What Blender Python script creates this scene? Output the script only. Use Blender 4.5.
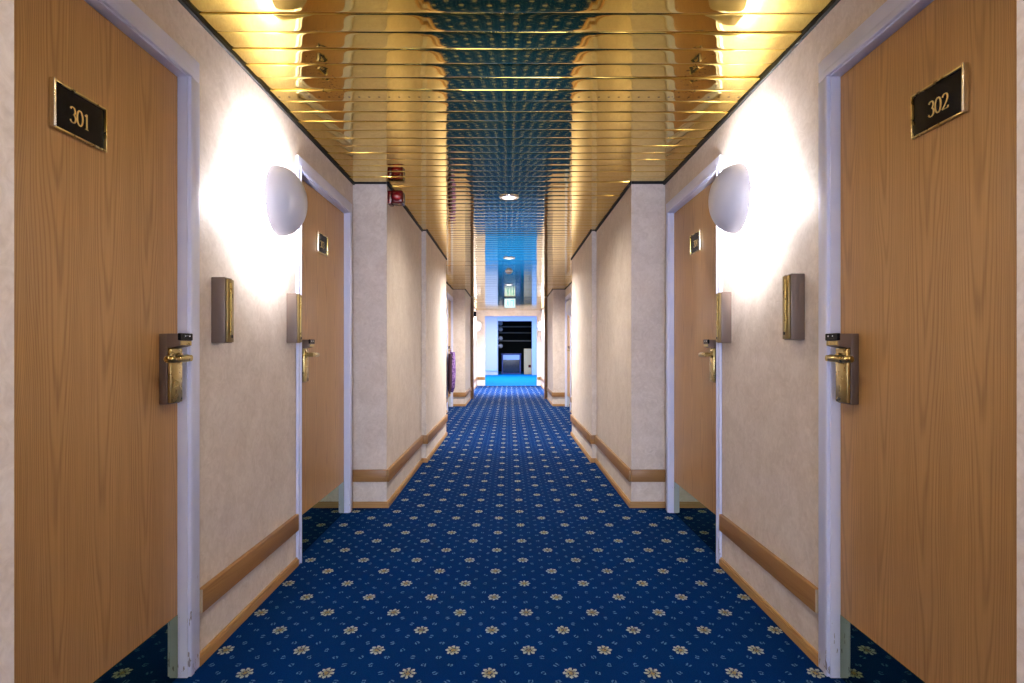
import bpy, bmesh, math, random
from mathutils import Vector, Matrix

for o in list(bpy.data.objects):
    bpy.data.objects.remove(o, do_unlink=True)
SC = bpy.context.scene
COL = SC.collection
random.seed(7)
PI = math.pi

# ------------------------------------------------------------------ camera
CAM_Z = 1.124
F_PX = 620.0
cam = bpy.data.cameras.new('camera')
cam.sensor_width = 36.0
cam.lens = F_PX / 1024.0 * 36.0
cam.shift_x = 3.0 / 1024.0
cam.shift_y = 7.5 / 1024.0
cam.clip_start = 0.02
cam_o = bpy.data.objects.new('camera', cam)
cam_o.location = (0, 0, CAM_Z)
cam_o.rotation_euler = (PI / 2, 0, 0)
COL.objects.link(cam_o)
SC.camera = cam_o

# ------------------------------------------------------------------ exposure, world
SC.view_settings.view_transform = 'Standard'
SC.view_settings.look = 'None'
SC.view_settings.gamma = 1.0
SC.view_settings.use_curve_mapping = False
SC.view_settings.exposure = 0.25
world = bpy.data.worlds.new('world')
SC.world = world
world.use_nodes = True
world.node_tree.nodes['Background'].inputs[0].default_value = (0.75, 0.8, 1.0, 1)
world.node_tree.nodes['Background'].inputs[1].default_value = 0.1

# light levels (lamps themselves are made with their fittings)
SCONCE_W = 135.0
SCONCE_COL = (1.0, 0.97, 0.96)
DOWN_W = 45.0
DOWN_COL = (1.0, 0.90, 0.74)
DEEP_DOWN_W = 330.0
DEEP_COL = (1.0, 0.95, 0.86)
LOBBY_W = 330.0
LOBBY_COL = (0.84, 0.90, 1.0)
FILL_W = 240.0  # strength of the cool fill added behind the camera
FILL_COL = (0.62, 0.73, 1.0)


def lamp(name, kind, loc, energy, color, parent=None, **kw):
    d = bpy.data.lights.new(name, kind)
    d.energy = energy
    d.color = color
    rot = kw.pop('rot', None)
    for k, v in kw.items():
        setattr(d, k, v)
    o = bpy.data.objects.new(name, d)
    COL.objects.link(o)
    o.location = loc
    if rot:
        o.rotation_euler = rot
    if parent:
        o.parent = parent
    return o


# large ceiling luminaires of the lobby at the far end (outside the corridor's slot of view)
lamp('lobby_light', 'AREA', (0.0, 23.0, 2.70), LOBBY_W, LOBBY_COL, shape='RECTANGLE', size=3.2, size_y=5.0)

# cool fill light added at the unseen corridor end behind the camera
lamp('back_fill_light', 'AREA', (0.0, -4.34, 1.25), FILL_W, FILL_COL, rot=(PI / 2, 0, 0), shape='RECTANGLE', size=1.5, size_y=1.86)


# ------------------------------------------------------------------ materials
def new_mat(name):
    m = bpy.data.materials.new(name)
    m.use_nodes = True
    nt = m.node_tree
    b = nt.nodes['Principled BSDF']
    return m, nt, b


def plain(name, col, rough=0.5, metal=0.0, spec=None, emit=None, estr=0.0):
    m, nt, b = new_mat(name)
    b.inputs['Base Color'].default_value = (*col, 1)
    b.inputs['Roughness'].default_value = rough
    b.inputs['Metallic'].default_value = metal
    if spec is not None:
        b.inputs['Specular IOR Level'].default_value = spec
    if emit:
        b.inputs['Emission Color'].default_value = (*emit, 1)
        b.inputs['Emission Strength'].default_value = estr
    # a little surface mottling so nothing is perfectly flat
    tc = nt.nodes.new('ShaderNodeTexCoord')
    n = nt.nodes.new('ShaderNodeTexNoise')
    n.inputs['Scale'].default_value = 35.0
    nt.links.new(tc.outputs['Object'], n.inputs['Vector'])
    mp = nt.nodes.new('ShaderNodeMapRange')
    mp.inputs['To Min'].default_value = max(0.0, rough - 0.04)
    mp.inputs['To Max'].default_value = min(1.0, rough + 0.04)
    nt.links.new(n.outputs['Fac'], mp.inputs['Value'])
    nt.links.new(mp.outputs['Result'], b.inputs['Roughness'])
    return m


class NG:
    """tiny helper for node maths"""
    def __init__(s, nt):
        s.nt = nt

    def n(s, t):
        return s.nt.nodes.new(t)

    def put(s, sock, v):
        if isinstance(v, bpy.types.NodeSocket):
            s.nt.links.new(v, sock)
        elif v is not None:
            sock.default_value = v

    def m(s, op, a, b=None, c=None, clamp=False):
        nd = s.n('ShaderNodeMath')
        nd.operation = op
        nd.use_clamp = clamp
        s.put(nd.inputs[0], a)
        s.put(nd.inputs[1], b)
        s.put(nd.inputs[2], c)
        return nd.outputs[0]

    def mix(s, f, a, b):
        nd = s.n('ShaderNodeMix')
        nd.data_type = 'RGBA'
        s.put(nd.inputs[0], f)
        for i, v in ((6, a), (7, b)):
            s.put(nd.inputs[i], v if isinstance(v, bpy.types.NodeSocket) else (*v, 1))
        return nd.outputs[2]

    def obj(s):
        return s.n('ShaderNodeTexCoord').outputs['Object']

    def sep(s, v):
        nd = s.n('ShaderNodeSeparateXYZ')
        s.put(nd.inputs[0], v)
        return nd.outputs

    def comb(s, x, y, z):
        nd = s.n('ShaderNodeCombineXYZ')
        for i, v in enumerate((x, y, z)):
            s.put(nd.inputs[i], v)
        return nd.outputs[0]

    def noise(s, vec, scale=1.0, detail=2.0, rough=0.5, dist=0.0):
        nd = s.n('ShaderNodeTexNoise')
        s.put(nd.inputs['Vector'], vec)
        nd.inputs['Scale'].default_value = scale
        nd.inputs['Detail'].default_value = detail
        nd.inputs['Roughness'].default_value = rough
        nd.inputs['Distortion'].default_value = dist
        return nd.outputs['Fac']

    def rng(s, v, a, b, c=0.0, d=1.0, smooth=False):
        nd = s.n('ShaderNodeMapRange')
        if smooth:
            nd.interpolation_type = 'SMOOTHSTEP'
        s.put(nd.inputs['Value'], v)
        for k, x in (('From Min', a), ('From Max', b), ('To Min', c), ('To Max', d)):
            nd.inputs[k].default_value = x
        return nd.outputs['Result']

    def bump(s, h, strength, dist):
        nd = s.n('ShaderNodeBump')
        nd.inputs['Strength'].default_value = strength
        nd.inputs['Distance'].default_value = dist
        s.put(nd.inputs['Height'], h)
        return nd.outputs['Normal']


def mat_wallpaper():
    m, nt, b = new_mat('mottled_beige_wallpaper')
    g = NG(nt)
    p = g.obj()
    n1 = g.noise(p, 5.0, 5.0, 0.6, 1.2)
    n2 = g.noise(p, 22.0, 4.0, 0.65, 2.0)
    f = g.m('MULTIPLY_ADD', n2, 0.55, g.m('MULTIPLY', n1, 0.45))
    f = g.rng(f, 0.36, 0.64)
    c = g.mix(f, (0.585, 0.50, 0.45), (0.75, 0.67, 0.62))
    nt.links.new(c, b.inputs['Base Color'])
    b.inputs['Roughness'].default_value = 0.62
    b.inputs['Specular IOR Level'].default_value = 0.35
    nt.links.new(g.bump(g.noise(p, 90.0, 4.0, 0.6, 1.0), 0.25, 0.002), b.inputs['Normal'])
    return m


def mat_wood(name, light, dark, grain=1.0, rough=0.36, axis='Z'):
    """beech-like veneer, grain along Z (doors) or along Y (rails)"""
    m, nt, b = new_mat(name)
    g = NG(nt)
    x, y, z = g.sep(g.obj())[:3]
    oi = g.n('ShaderNodeObjectInfo').outputs['Random']
    off = g.m('MULTIPLY', oi, 37.0)
    if axis == 'Z':
        u, v = y, z
    else:
        u, v = z, g.m('ADD', y, x)
    u = g.m('ADD', u, off)
    # veneer strips about 17 cm wide, each with a shifted figure
    us = g.m('MULTIPLY', u, 5.2 * grain)
    strip = g.m('FLOOR', us)
    wob = g.noise(g.comb(g.m('MULTIPLY', u, 3.0 * grain), g.m('MULTIPLY', v, 0.9), strip), 1.0, 2.0)
    du = g.m('ADD', g.m('SUBTRACT', g.m('SUBTRACT', us, strip), 0.5), g.m('MULTIPLY', g.m('SUBTRACT', wob, 0.5), 0.5))
    ph = g.noise(g.comb(g.m('MULTIPLY', strip, 5.71), 3.3, off), 1.0, 0.0)
    bend = g.noise(g.comb(g.m('MULTIPLY', u, 16.0 * grain), g.m('MULTIPLY', v, 1.6), strip), 1.0, 2.0)
    n = g.m('ADD', g.m('MULTIPLY', g.m('MULTIPLY', du, du), 38.0), g.m('MULTIPLY', bend, 2.2))
    n = g.m('ADD', g.m('SUBTRACT', n, g.m('MULTIPLY', v, 3.2)), g.m('MULTIPLY', ph, 9.0))
    rings = g.m('ABSOLUTE', g.m('SUBTRACT', g.m('FRACT', n), 0.5))
    rings = g.rng(rings, 0.0, 0.32, 0.0, 1.0, True)
    fine = g.noise(g.comb(g.m('MULTIPLY', u, 170.0 * grain), g.m('MULTIPLY', v, 2.2), 0.0), 1.0, 3.0, 0.6)
    tone = g.noise(g.comb(g.m('MULTIPLY', strip, 1.37), off, 0.0), 1.0, 0.0)
    pores = g.noise(g.comb(g.m('MULTIPLY', u, 420.0 * grain), g.m('MULTIPLY', v, 9.0), 0.0), 1.0, 1.0, 0.5)
    f = g.m('MULTIPLY_ADD', rings, 0.34, g.m('MULTIPLY', g.rng(fine, 0.3, 0.7), 0.34))
    f = g.m('ADD', f, g.m('MULTIPLY', tone, 0.28))
    f = g.m('ADD', f, g.m('MULTIPLY', g.rng(pores, 0.3, 0.7), 0.14), clamp=True)
    c = g.mix(f, dark, light)
    nt.links.new(c, b.inputs['Base Color'])
    b.inputs['Roughness'].default_value = rough
    b.inputs['Specular IOR Level'].default_value = 0.45
    nt.links.new(g.bump(fine, 0.12, 0.001), b.inputs['Normal'])
    return m


def mat_paint():
    m, nt, b = new_mat('lavender_white_gloss_paint')
    g = NG(nt)
    p = g.obj()
    x, y, z = g.sep(p)[:3]
    n = g.noise(g.comb(g.m('MULTIPLY', x, 60.0), g.m('MULTIPLY', y, 60.0), g.m('MULTIPLY', z, 14.0)), 1.0, 3.0, 0.6)
    low = g.rng(z, 0.55, 0.05, 0.0, 0.16)
    chip = g.m('GREATER_THAN', g.m('ADD', n, low), 0.79)
    soft = g.noise(p, 9.0, 3.0)
    c = g.mix(g.rng(soft, 0.3, 0.7), (0.66, 0.70, 0.97), (0.72, 0.76, 1.0))
    c = g.mix(g.m('MULTIPLY', chip, 0.75), c, (0.16, 0.12, 0.14))
    nt.links.new(c, b.inputs['Base Color'])
    b.inputs['Roughness'].default_value = 0.33
    nt.links.new(g.bump(n, 0.12, 0.001), b.inputs['Normal'])
    return m


def mat_carpet():
    m, nt, b = new_mat('navy_patterned_carpet')
    g = NG(nt)
    p = g.obj()
    x, y, z = g.sep(p)[:3]
    # weave jitter: snap to 4 mm tufts so motifs look woven
    q = 0.0042
    xs = g.m('MULTIPLY', g.m('ROUND', g.m('DIVIDE', x, q)), q)
    ys = g.m('MULTIPLY', g.m('ROUND', g.m('DIVIDE', y, q)), q)
    A, B = 0.2828 / 3.0, 0.1645 / 3.0
    X0, Y0 = -0.068, 2.151

    def lattice(px, py, a, bb):
        v = g.m('DIVIDE', g.m('SUBTRACT', py, Y0), bb)
        r = g.m('ROUND', v)
        par = g.m('MODULO', g.m('ADD', r, 2000.0), 2.0)
        u = g.m('SUBTRACT', g.m('DIVIDE', g.m('SUBTRACT', px, X0), a), g.m('MULTIPLY', par, 0.5))
        k = g.m('ROUND', u)
        du = g.m('MULTIPLY', g.m('SUBTRACT', u, k), a)
        dv = g.m('MULTIPLY', g.m('SUBTRACT', v, r), bb)
        return du, dv, r, par, k

    # ---- flowers
    du, dv, r, par, k = lattice(xs, ys, A * 3, B * 3)
    ex = g.m('DIVIDE', du, 0.0275)
    ey = g.m('DIVIDE', dv, 0.0350)
    rho = g.m('SQRT', g.m('ADD', g.m('MULTIPLY', ex, ex), g.m('MULTIPLY', ey, ey)))
    th = g.m('ARCTAN2', ey, ex)
    c8 = g.m('COSINE', g.m('MULTIPLY', th, 8.0))
    edge = g.m('MULTIPLY_ADD', c8, 0.12, 0.92)
    inside = g.m('LESS_THAN', rho, edge)
    # dark slits between petals and a dark ring round the heart
    slit = g.m('LESS_THAN', c8, g.rng(rho, 0.3, 1.0, -0.9, -0.5))
    ring = g.m('LESS_THAN', g.m('ABSOLUTE', g.m('SUBTRACT', rho, 0.36)), 0.07)
    dark = g.m('MAXIMUM', slit, g.m('MULTIPLY', ring, g.m('GREATER_THAN', c8, 0.2)))
    petal = g.m('MULTIPLY', inside, g.m('SUBTRACT', 1.0, dark))
    heart = g.m('LESS_THAN', rho, 0.30)
    bignoise = g.noise(g.comb(g.m('MULTIPLY', r, 3.3), g.m('MULTIPLY', k, 2.9), 0.0), 1.0, 1.0)
    outc = g.mix(g.rng(rho, 0.45, 0.8), (0.34, 0.33, 0.19), (0.43, 0.47, 0.44))
    fc = g.mix(heart, outc, (0.34, 0.24, 0.08))
    # ---- small sprigs on every other lattice point
    sdu, sdv, sr, spar, sk = lattice(xs, ys, A, B)
    isbig = g.m('MULTIPLY',
                g.m('LESS_THAN', g.m('MODULO', g.m('ADD', sr, 3000.0), 3.0), 0.5),
                g.m('LESS_THAN', g.m('MODULO', g.m('ADD', g.m('SUBTRACT', sk, spar), 3000.0), 3.0), 0.5))
    sx = g.m('DIVIDE', sdu, 0.0090)
    sy = g.m('DIVIDE', sdv, 0.0118)
    srho = g.m('SQRT', g.m('ADD', g.m('MULTIPLY', sx, sx), g.m('MULTIPLY', sy, sy)))
    sth = g.m('ARCTAN2', sy, sx)
    s_ring = g.m('LESS_THAN', g.m('ABSOLUTE', g.m('SUBTRACT', srho, 0.74)), 0.27)
    jit = g.m('MULTIPLY', g.noise(g.comb(g.m('MULTIPLY', sr, 7.1), g.m('MULTIPLY', sk, 5.3), 1.7), 1.0, 0.0), 40.0)
    gapm = g.m('GREATER_THAN', g.m('COSINE', g.m('ADD', g.m('MULTIPLY', sth, 2.0), jit)), -0.6)
    sprig = g.m('MULTIPLY', g.m('MULTIPLY', s_ring, gapm), g.m('SUBTRACT', 1.0, isbig))
    # ---- ground
    pile = g.noise(p, 260.0, 2.0, 0.6)
    patch = g.noise(p, 2.2, 3.0, 0.6)
    ground = g.mix(g.rng(pile, 0.3, 0.7), (0.0002, 0.0118, 0.070), (0.0004, 0.0235, 0.130))
    ground = g.mix(g.rng(patch, 0.3, 0.75, 0.0, 0.35), ground, (0.0003, 0.009, 0.060))
    c = g.mix(g.m('MULTIPLY', sprig, 0.36), ground, (0.20, 0.36, 0.56))
    worn = g.m('MULTIPLY', petal, g.rng(pile, 0.30, 0.62, 0.42, 1.0))
    c = g.mix(worn, c, fc)
    nt.links.new(c, b.inputs['Base Color'])
    b.inputs['Roughness'].default_value = 0.95
    b.inputs['Specular IOR Level'].default_value = 0.02
    b.inputs['Sheen Weight'].default_value = 0.05
    b.inputs['Sheen Roughness'].default_value = 0.45
    b.inputs['Sheen Tint'].default_value = (0.02, 0.30, 1.0, 1)
    nt.links.new(g.bump(pile, 0.5, 0.004), b.inputs['Normal'])
    return m


def mat_gold(name, holes=False):
    m, nt, b = new_mat(name)
    g = NG(nt)
    p = g.obj()
    x, y, z = g.sep(p)[:3]
    b.inputs['Metallic'].default_value = 1.0
    tone = g.noise(g.comb(g.m('MULTIPLY', x, 2.0), g.m('MULTIPLY', y, 7.8), 0.0), 1.0, 2.0)
    c = g.mix(tone, (0.76, 0.53, 0.105), (0.81, 0.60, 0.145))
    # corroded specks above the lamps
    n = g.noise(g.comb(g.m('MULTIPLY', x, 60.0), g.m('MULTIPLY', y, 60.0), 0.0), 1.0, 3.0, 0.7)
    ax = g.m('ABSOLUTE', g.m('ADD', g.m('ABSOLUTE', g.m('ADD', x, 0.0)), -0.80))
    win = g.m('MULTIPLY', g.rng(ax, 0.015, 0.07, 1.0, 0.0), g.rng(g.m('ABSOLUTE', g.m('SUBTRACT', y, 2.70)), 0.16, 0.28, 1.0, 0.0))
    spot = g.m('MULTIPLY', g.m('GREATER_THAN', n, 0.60), g.m('GREATER_THAN', win, 0.35))
    c = g.mix(g.m('MULTIPLY', spot, 0.8), c, (0.10, 0.07, 0.02))
    if holes:
        hx = g.m('SUBTRACT', g.m('PINGPONG', x, 0.0233), 0.0)
        hy = g.m('SUBTRACT', y, 2.893)
        d = g.m('SQRT', g.m('ADD', g.m('MULTIPLY', hx, hx), g.m('MULTIPLY', hy, hy)))
        hole = g.m('LESS_THAN', d, 0.0058)
        c = g.mix(hole, c, (0.004, 0.003, 0.002))
    nt.links.new(c, b.inputs['Base Color'])
    r = g.noise(p, 18.0, 3.0)
    nt.links.new(g.rng(r, 0.3, 0.7, 0.03, 0.05), b.inputs['Roughness'])
    wav = g.noise(g.comb(g.m('MULTIPLY', x, 3.2), g.m('MULTIPLY', y, 14.0), 0.0), 1.0, 1.0)
    nt.links.new(g.bump(wav, 0.03, 0.004), b.inputs['Normal'])
    return m


def mat_bag():
    m, nt, b = new_mat('purple_patterned_cloth')
    g = NG(nt)
    p = g.obj()
    n = g.noise(p, 16.0, 2.0, 0.5, 1.5)
    c = g.mix(g.m('GREATER_THAN', n, 0.5), (0.10, 0.03, 0.22), (0.34, 0.20, 0.52))
    nt.links.new(c, b.inputs['Base Color'])
    b.inputs['Roughness'].default_value = 0.8
    return m


M = {}
M['paper'] = mat_wallpaper()
M['wood'] = mat_wood('beech_veneer', (0.52, 0.300, 0.118), (0.215, 0.100, 0.031))
M['rail'] = mat_wood('oak_rail', (0.36, 0.19, 0.065), (0.22, 0.10, 0.030), 2.0, 0.42, 'Y')
M['skirt'] = mat_wood('oak_skirting', (0.50, 0.29, 0.11), (0.32, 0.16, 0.05), 2.0, 0.42, 'Y')
M['endgrain'] = plain('pale_end_cap', (0.45, 0.36, 0.26), 0.6)
M['brownwood'] = mat_wood('dark_brown_wood', (0.24, 0.13, 0.06), (0.14, 0.07, 0.03), 2.0, 0.4)
M['paint'] = mat_paint()
M['carpet'] = mat_carpet()
M['bluecarpet'] = plain('plain_bright_blue_carpet', (0.002, 0.17, 0.52), 0.95, 0.0, 0.05)
M['gold'] = mat_gold('polished_gold_slat')
M['goldhole'] = mat_gold('perforated_gold_slat', True)
M['black'] = plain('matt_black', (0.008, 0.007, 0.006), 0.7)
M['gloss_black'] = plain('gloss_black', (0.003, 0.004, 0.007), 0.22, 0.0, 0.12)
M['bronze'] = plain('brown_anodised_metal', (0.17, 0.125, 0.105), 0.42, 0.35)
M['brass'] = plain('satin_brass', (0.50, 0.39, 0.16), 0.28, 1.0)
M['brass_glint'] = plain('glint_brass_edge', (0.80, 0.77, 0.68), 0.25, 1.0)  # near edge of the brass plate frame, its glint put into the colour
M['oldbrass'] = plain('dull_brass', (0.30, 0.22, 0.09), 0.42, 1.0)
M['palebrass'] = plain('pale_polished_brass', (0.74, 0.66, 0.40), 0.3, 1.0)
M['kick'] = plain('mirror_brass', (0.30, 0.35, 0.21), 0.03, 1.0)
M['gilt'] = plain('gilt_numerals', (0.85, 0.66, 0.30), 0.35, 0.6)
M['opal'] = plain('opal_white_shade', (0.56, 0.575, 0.69), 0.3)
M['white'] = plain('white_enamel', (0.75, 0.75, 0.78), 0.4)
M['bulb'] = plain('lit_bulb', (1, 1, 1), 0.4, 0, None, (1.0, 0.97, 0.94), 30.0)
M['lens'] = plain('lit_downlight_lens', (1, 1, 1), 0.2, 0, None, (1.0, 0.97, 0.94), 2.2)
M['chrome'] = plain('chrome', (0.8, 0.8, 0.82), 0.12, 1.0)
M['red'] = plain('red_plastic', (0.10, 0.002, 0.004), 0.25)
M['redlens'] = plain('red_lens', (0.24, 0.006, 0.01), 0.08)
M['lobbywall'] = plain('pale_blue_white_wall', (0.56, 0.59, 0.72), 0.6)
M['blueframe'] = plain('pale_blue_gloss_frame', (0.36, 0.52, 0.85), 0.35)
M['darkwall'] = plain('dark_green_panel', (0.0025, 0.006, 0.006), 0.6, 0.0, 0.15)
M['ledge'] = plain('grey_metal_ledge', (0.55, 0.55, 0.52), 0.5)
M['bluecab'] = plain('blue_lacquer', (0.01, 0.035, 0.22), 0.3)
M['cabtop'] = plain('pale_blue_laminate', (0.42, 0.60, 0.95), 0.35)
M['darkglass'] = plain('dark_glass', (0.004, 0.005, 0.02), 0.1)
M['cream'] = plain('cream_laminate', (0.62, 0.50, 0.30), 0.5)
M['exit'] = plain('lit_exit_panel', (0.8, 1.0, 0.95), 0.4, 0, None, (0.72, 1.0, 0.96), 0.9)
M['green'] = plain('exit_green', (0.01, 0.22, 0.15), 0.4, 0, None, (0.05, 0.45, 0.36), 0.8)
M['bag'] = mat_bag()
M['maroon'] = plain('dark_maroon_cloth', (0.035, 0.006, 0.02), 0.85)
M['globe'] = plain('bright_white_globe', (0.92, 0.90, 0.95), 0.3)
M['grey'] = plain('grey_plastic', (0.25, 0.25, 0.27), 0.4)

# ------------------------------------------------------------------ mesh builder
class MB:
    def __init__(s):
        s.bm = bmesh.new()

    def quad(s, pts, mi=0):
        f = s.bm.faces.new([s.bm.verts.new(p) for p in pts])
        f.material_index = mi
        return f

    def box(s, x0, x1, y0, y1, z0, z1, mi=0, bev=0.0, seg=2):
        x0, x1 = min(x0, x1), max(x0, x1)
        y0, y1 = min(y0, y1), max(y0, y1)
        z0, z1 = min(z0, z1), max(z0, z1)
        mat = Matrix.Translation(((x0 + x1) / 2, (y0 + y1) / 2, (z0 + z1) / 2)) @ Matrix.Diagonal((x1 - x0, y1 - y0, z1 - z0, 1))
        r = bmesh.ops.create_cube(s.bm, size=1.0, matrix=mat)
        fs = set()
        es = set()
        for v in r['verts']:
            fs.update(v.link_faces)
            es.update(v.link_edges)
        for f in fs:
            f.material_index = mi
        if bev > 0:
            rb = bmesh.ops.bevel(s.bm, geom=list(es), offset=bev, segments=seg, profile=0.5, affect='EDGES')
            for f in rb['faces']:
                f.material_index = mi
        return s

    def prism(s, pts2d, to3d, d0, d1, mi=0):
        """extrude a 2-D outline between depths d0, d1; to3d(u, v, d)"""
        a = [s.bm.verts.new(to3d(u, v, d0)) for u, v in pts2d]
        b = [s.bm.verts.new(to3d(u, v, d1)) for u, v in pts2d]
        n = len(a)
        fs = [s.bm.faces.new(a), s.bm.faces.new(b[::-1])]
        for i in range(n):
            fs.append(s.bm.faces.new([a[i], b[i], b[(i + 1) % n], a[(i + 1) % n]]))
        for f in fs:
            f.material_index = mi
        return s

    def lathe(s, prof, axis='X', seg=40, mi=0, close=False):
        """prof: list of (t along axis, radius)"""
        rings = []
        for t, r in prof:
            if r < 1e-5:
                p = {'X': (t, 0, 0), 'Y': (0, t, 0), 'Z': (0, 0, t)}[axis]
                rings.append([s.bm.verts.new(p)])
            else:
                ring = []
                for i in range(seg):
                    a = 2 * PI * i / seg
                    c, d = r * math.cos(a), r * math.sin(a)
                    ring.append(s.bm.verts.new({'X': (t, c, d), 'Y': (c, t, d), 'Z': (c, d, t)}[axis]))
                rings.append(ring)
        for i in range(len(rings) - 1):
            A, B = rings[i], rings[i + 1]
            for j in range(seg):
                k = (j + 1) % seg
                if len(A) == 1 and len(B) == 1:
                    continue
                if len(A) == 1:
                    f = s.bm.faces.new([A[0], B[j], B[k]])
                elif len(B) == 1:
                    f = s.bm.faces.new([A[j], A[k], B[0]])
                else:
                    f = s.bm.faces.new([A[j], A[k], B[k], B[j]])
                f.material_index = mi
        return s

    def tube(s, pts, rad, seg=14, mi=0):
        """swept round bar with closed ends, rad: number or list"""
        n = len(pts)
        pts = [Vector(p) for p in pts]
        rings = []
        up = Vector((0, 0, 1))
        for i, p in enumerate(pts):
            t = (pts[min(i + 1, n - 1)] - pts[max(i - 1, 0)]).normalized()
            a = t.cross(up)
            if a.length < 1e-3:
                a = t.cross(Vector((1, 0, 0)))
            a.normalize()
            b = t.cross(a).normalized()
            r = rad[i] if isinstance(rad, (list, tuple)) else rad
            rings.append([s.bm.verts.new(p + a * r * math.cos(2 * PI * k / seg) + b * r * math.sin(2 * PI * k / seg)) for k in range(seg)])
        fs = []
        for i in range(n - 1):
            for k in range(seg):
                fs.append(s.bm.faces.new([rings[i][k], rings[i][(k + 1) % seg], rings[i + 1][(k + 1) % seg], rings[i + 1][k]]))
        fs.append(s.bm.faces.new(rings[0][::-1]))
        fs.append(s.bm.faces.new(rings[-1]))
        for f in fs:
            f.material_index = mi
        return s

    def shift(s, v):
        bmesh.ops.translate(s.bm, vec=Vector(v), verts=s.bm.verts)
        return s

    def build(s, name, mats, parent=None, smooth=None, loc=None):
        bmesh.ops.recalc_face_normals(s.bm, faces=s.bm.faces)
        me = bpy.data.meshes.new(name)
        s.bm.to_mesh(me)
        s.bm.free()
        if not isinstance(mats, (list, tuple)):
            mats = [mats]
        for m in mats:
            me.materials.append(m)
        if smooth is not None:
            for p in me.polygons:
                p.use_smooth = True
            me.set_sharp_from_angle(angle=math.radians(smooth))
        o = bpy.data.objects.new(name, me)
        COL.objects.link(o)
        if loc is not None:
            o.location = loc
        if parent:
            o.parent = parent
        return o


def empty(name, loc):
    o = bpy.data.objects.new(name, None)
    o.empty_display_size = 0.05
    o.location = loc
    COL.objects.link(o)
    return o


def tag(o, label, cat, group=None):
    o['label'] = label
    o['category'] = cat
    if group:
        o['group'] = group
    return o


def structure(o, label=None, cat=None):
    o['kind'] = 'structure'
    if label:
        o['label'] = label
    if cat:
        o['category'] = cat
    return o


# ------------------------------------------------------------------ dimensions (metres)
CEIL = 2.30
TOPW = 2.36                 # walls run up behind the ceiling edge
WA, WP, WQ, WE = 1.108, 0.868, 0.822, 0.985
WN = {-1: 0.846, 1: 0.868}          # near pier, left and right   # alcove, pier, thicker pier, end stretch
OUT = 1.34
LEAF = 1.131
CAS = 1.093
Y_BACK = -4.4
A0 = (-3.6, -0.25)
A1 = (1.060, 4.40)
P1 = (4.40, 6.15)
Q1 = (6.15, 8.12)
A2 = (8.12, 12.20)
P2 = (12.20, 14.00)
T2 = (14.00, 14.16)
E2 = (14.16, 19.0)
END = 19.0
LOB = 26.8
SLAT_END = 18.97
CASW = 0.075
H_IN, H_OUT = 2.055, 2.134
# door frames: (outer y0, outer y1)
D_NEAR, D_FAR = (1.09, 2.193), (3.222, 4.325)
D_NEAR2, D_FAR2 = (8.20, 9.30), (11.02, 12.12)


def segs(s=-1):
    """(y0, y1, half width) along the corridor, same on both sides"""
    return [(Y_BACK, A0[0], WN[s]), (A0[0], A0[1], WA), (A0[1], A1[0], WN[s]), (A1[0], A1[1], WA), (P1[0], P1[1], WP), (Q1[0], Q1[1], WQ), (A2[0], A2[1], WA),
            (P2[0], P2[1], WP), (E2[0], E2[1], WE)]


def wall_side(s, name, label):
    m = MB()

    def sl(y0, y1, w, z0=0.0, z1=TOPW):
        m.box(s * w, s * OUT, y0, y1, z0, z1)
    sl(Y_BACK, A0[0], WN[s])
    sl(A0[0], A0[1], WA)
    sl(A0[1], A1[0], WN[s])
    for (a0, a1), doors in ((A1, (D_NEAR, D_FAR)), (A2, (D_NEAR2, D_FAR2))):
        cur = a0
        for d0, d1 in doors:
            i0, i1 = d0 + (0.046 if d0 == D_FAR[0] else CASW) - 0.025, d1 - CASW + 0.025
            sl(cur, i0, WA)
            sl(i0, i1, WA, H_IN + 0.02, TOPW)
            cur = i1
        sl(cur, a1, WA)
    sl(P1[0], P1[1], WP)
    sl(Q1[0], Q1[1], WQ)
    sl(P2[0], T2[1], WP)
    sl(E2[0], E2[1], WE)
    o = m.build(name, M['paper'])
    return structure(o, label, 'wall')


wall_side(-1, 'wall_left', 'long left corridor wall in mottled beige wallpaper with alcoves and piers')
wall_side(1, 'wall_right', 'long right corridor wall in mottled beige wallpaper with alcoves and piers')

# floor
m = MB()
m.box(-1.34, 1.34, Y_BACK - 0.1, END + 0.02, -0.06, 0.0)
structure(m.build('floor', M['carpet']), 'navy blue carpet with cream flower motifs running down the corridor', 'carpet')

m = MB()
m.box(-2.6, 2.6, END + 0.02, 34.0, -0.06, 0.0)
structure(m.build('floor_lobby', M['bluecarpet']), 'plain bright blue carpet in the lobby at the end', 'carpet')

# wall behind the camera
m = MB()
m.box(-1.34, 1.34, Y_BACK - 0.12, Y_BACK, 0, TOPW)
structure(m.build('wall_back', M['paper']), 'beige end wall behind the viewpoint', 'wall')
m = MB()  # made-up window frame surrounding the added fill light
m.box(-0.80, 0.80, Y_BACK, Y_BACK + 0.03, 0.27, 0.32)
m.box(-0.80, 0.80, Y_BACK, Y_BACK + 0.03, 2.18, 2.23)
m.box(-0.80, -0.75, Y_BACK, Y_BACK + 0.03, 0.32, 2.18)
m.box(0.75, 0.80, Y_BACK, Y_BACK + 0.03, 0.32, 2.18)
structure(m.build('added_window_1', M['paint']), 'unseen window frame added round the fill light behind the viewpoint', 'window')

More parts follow.
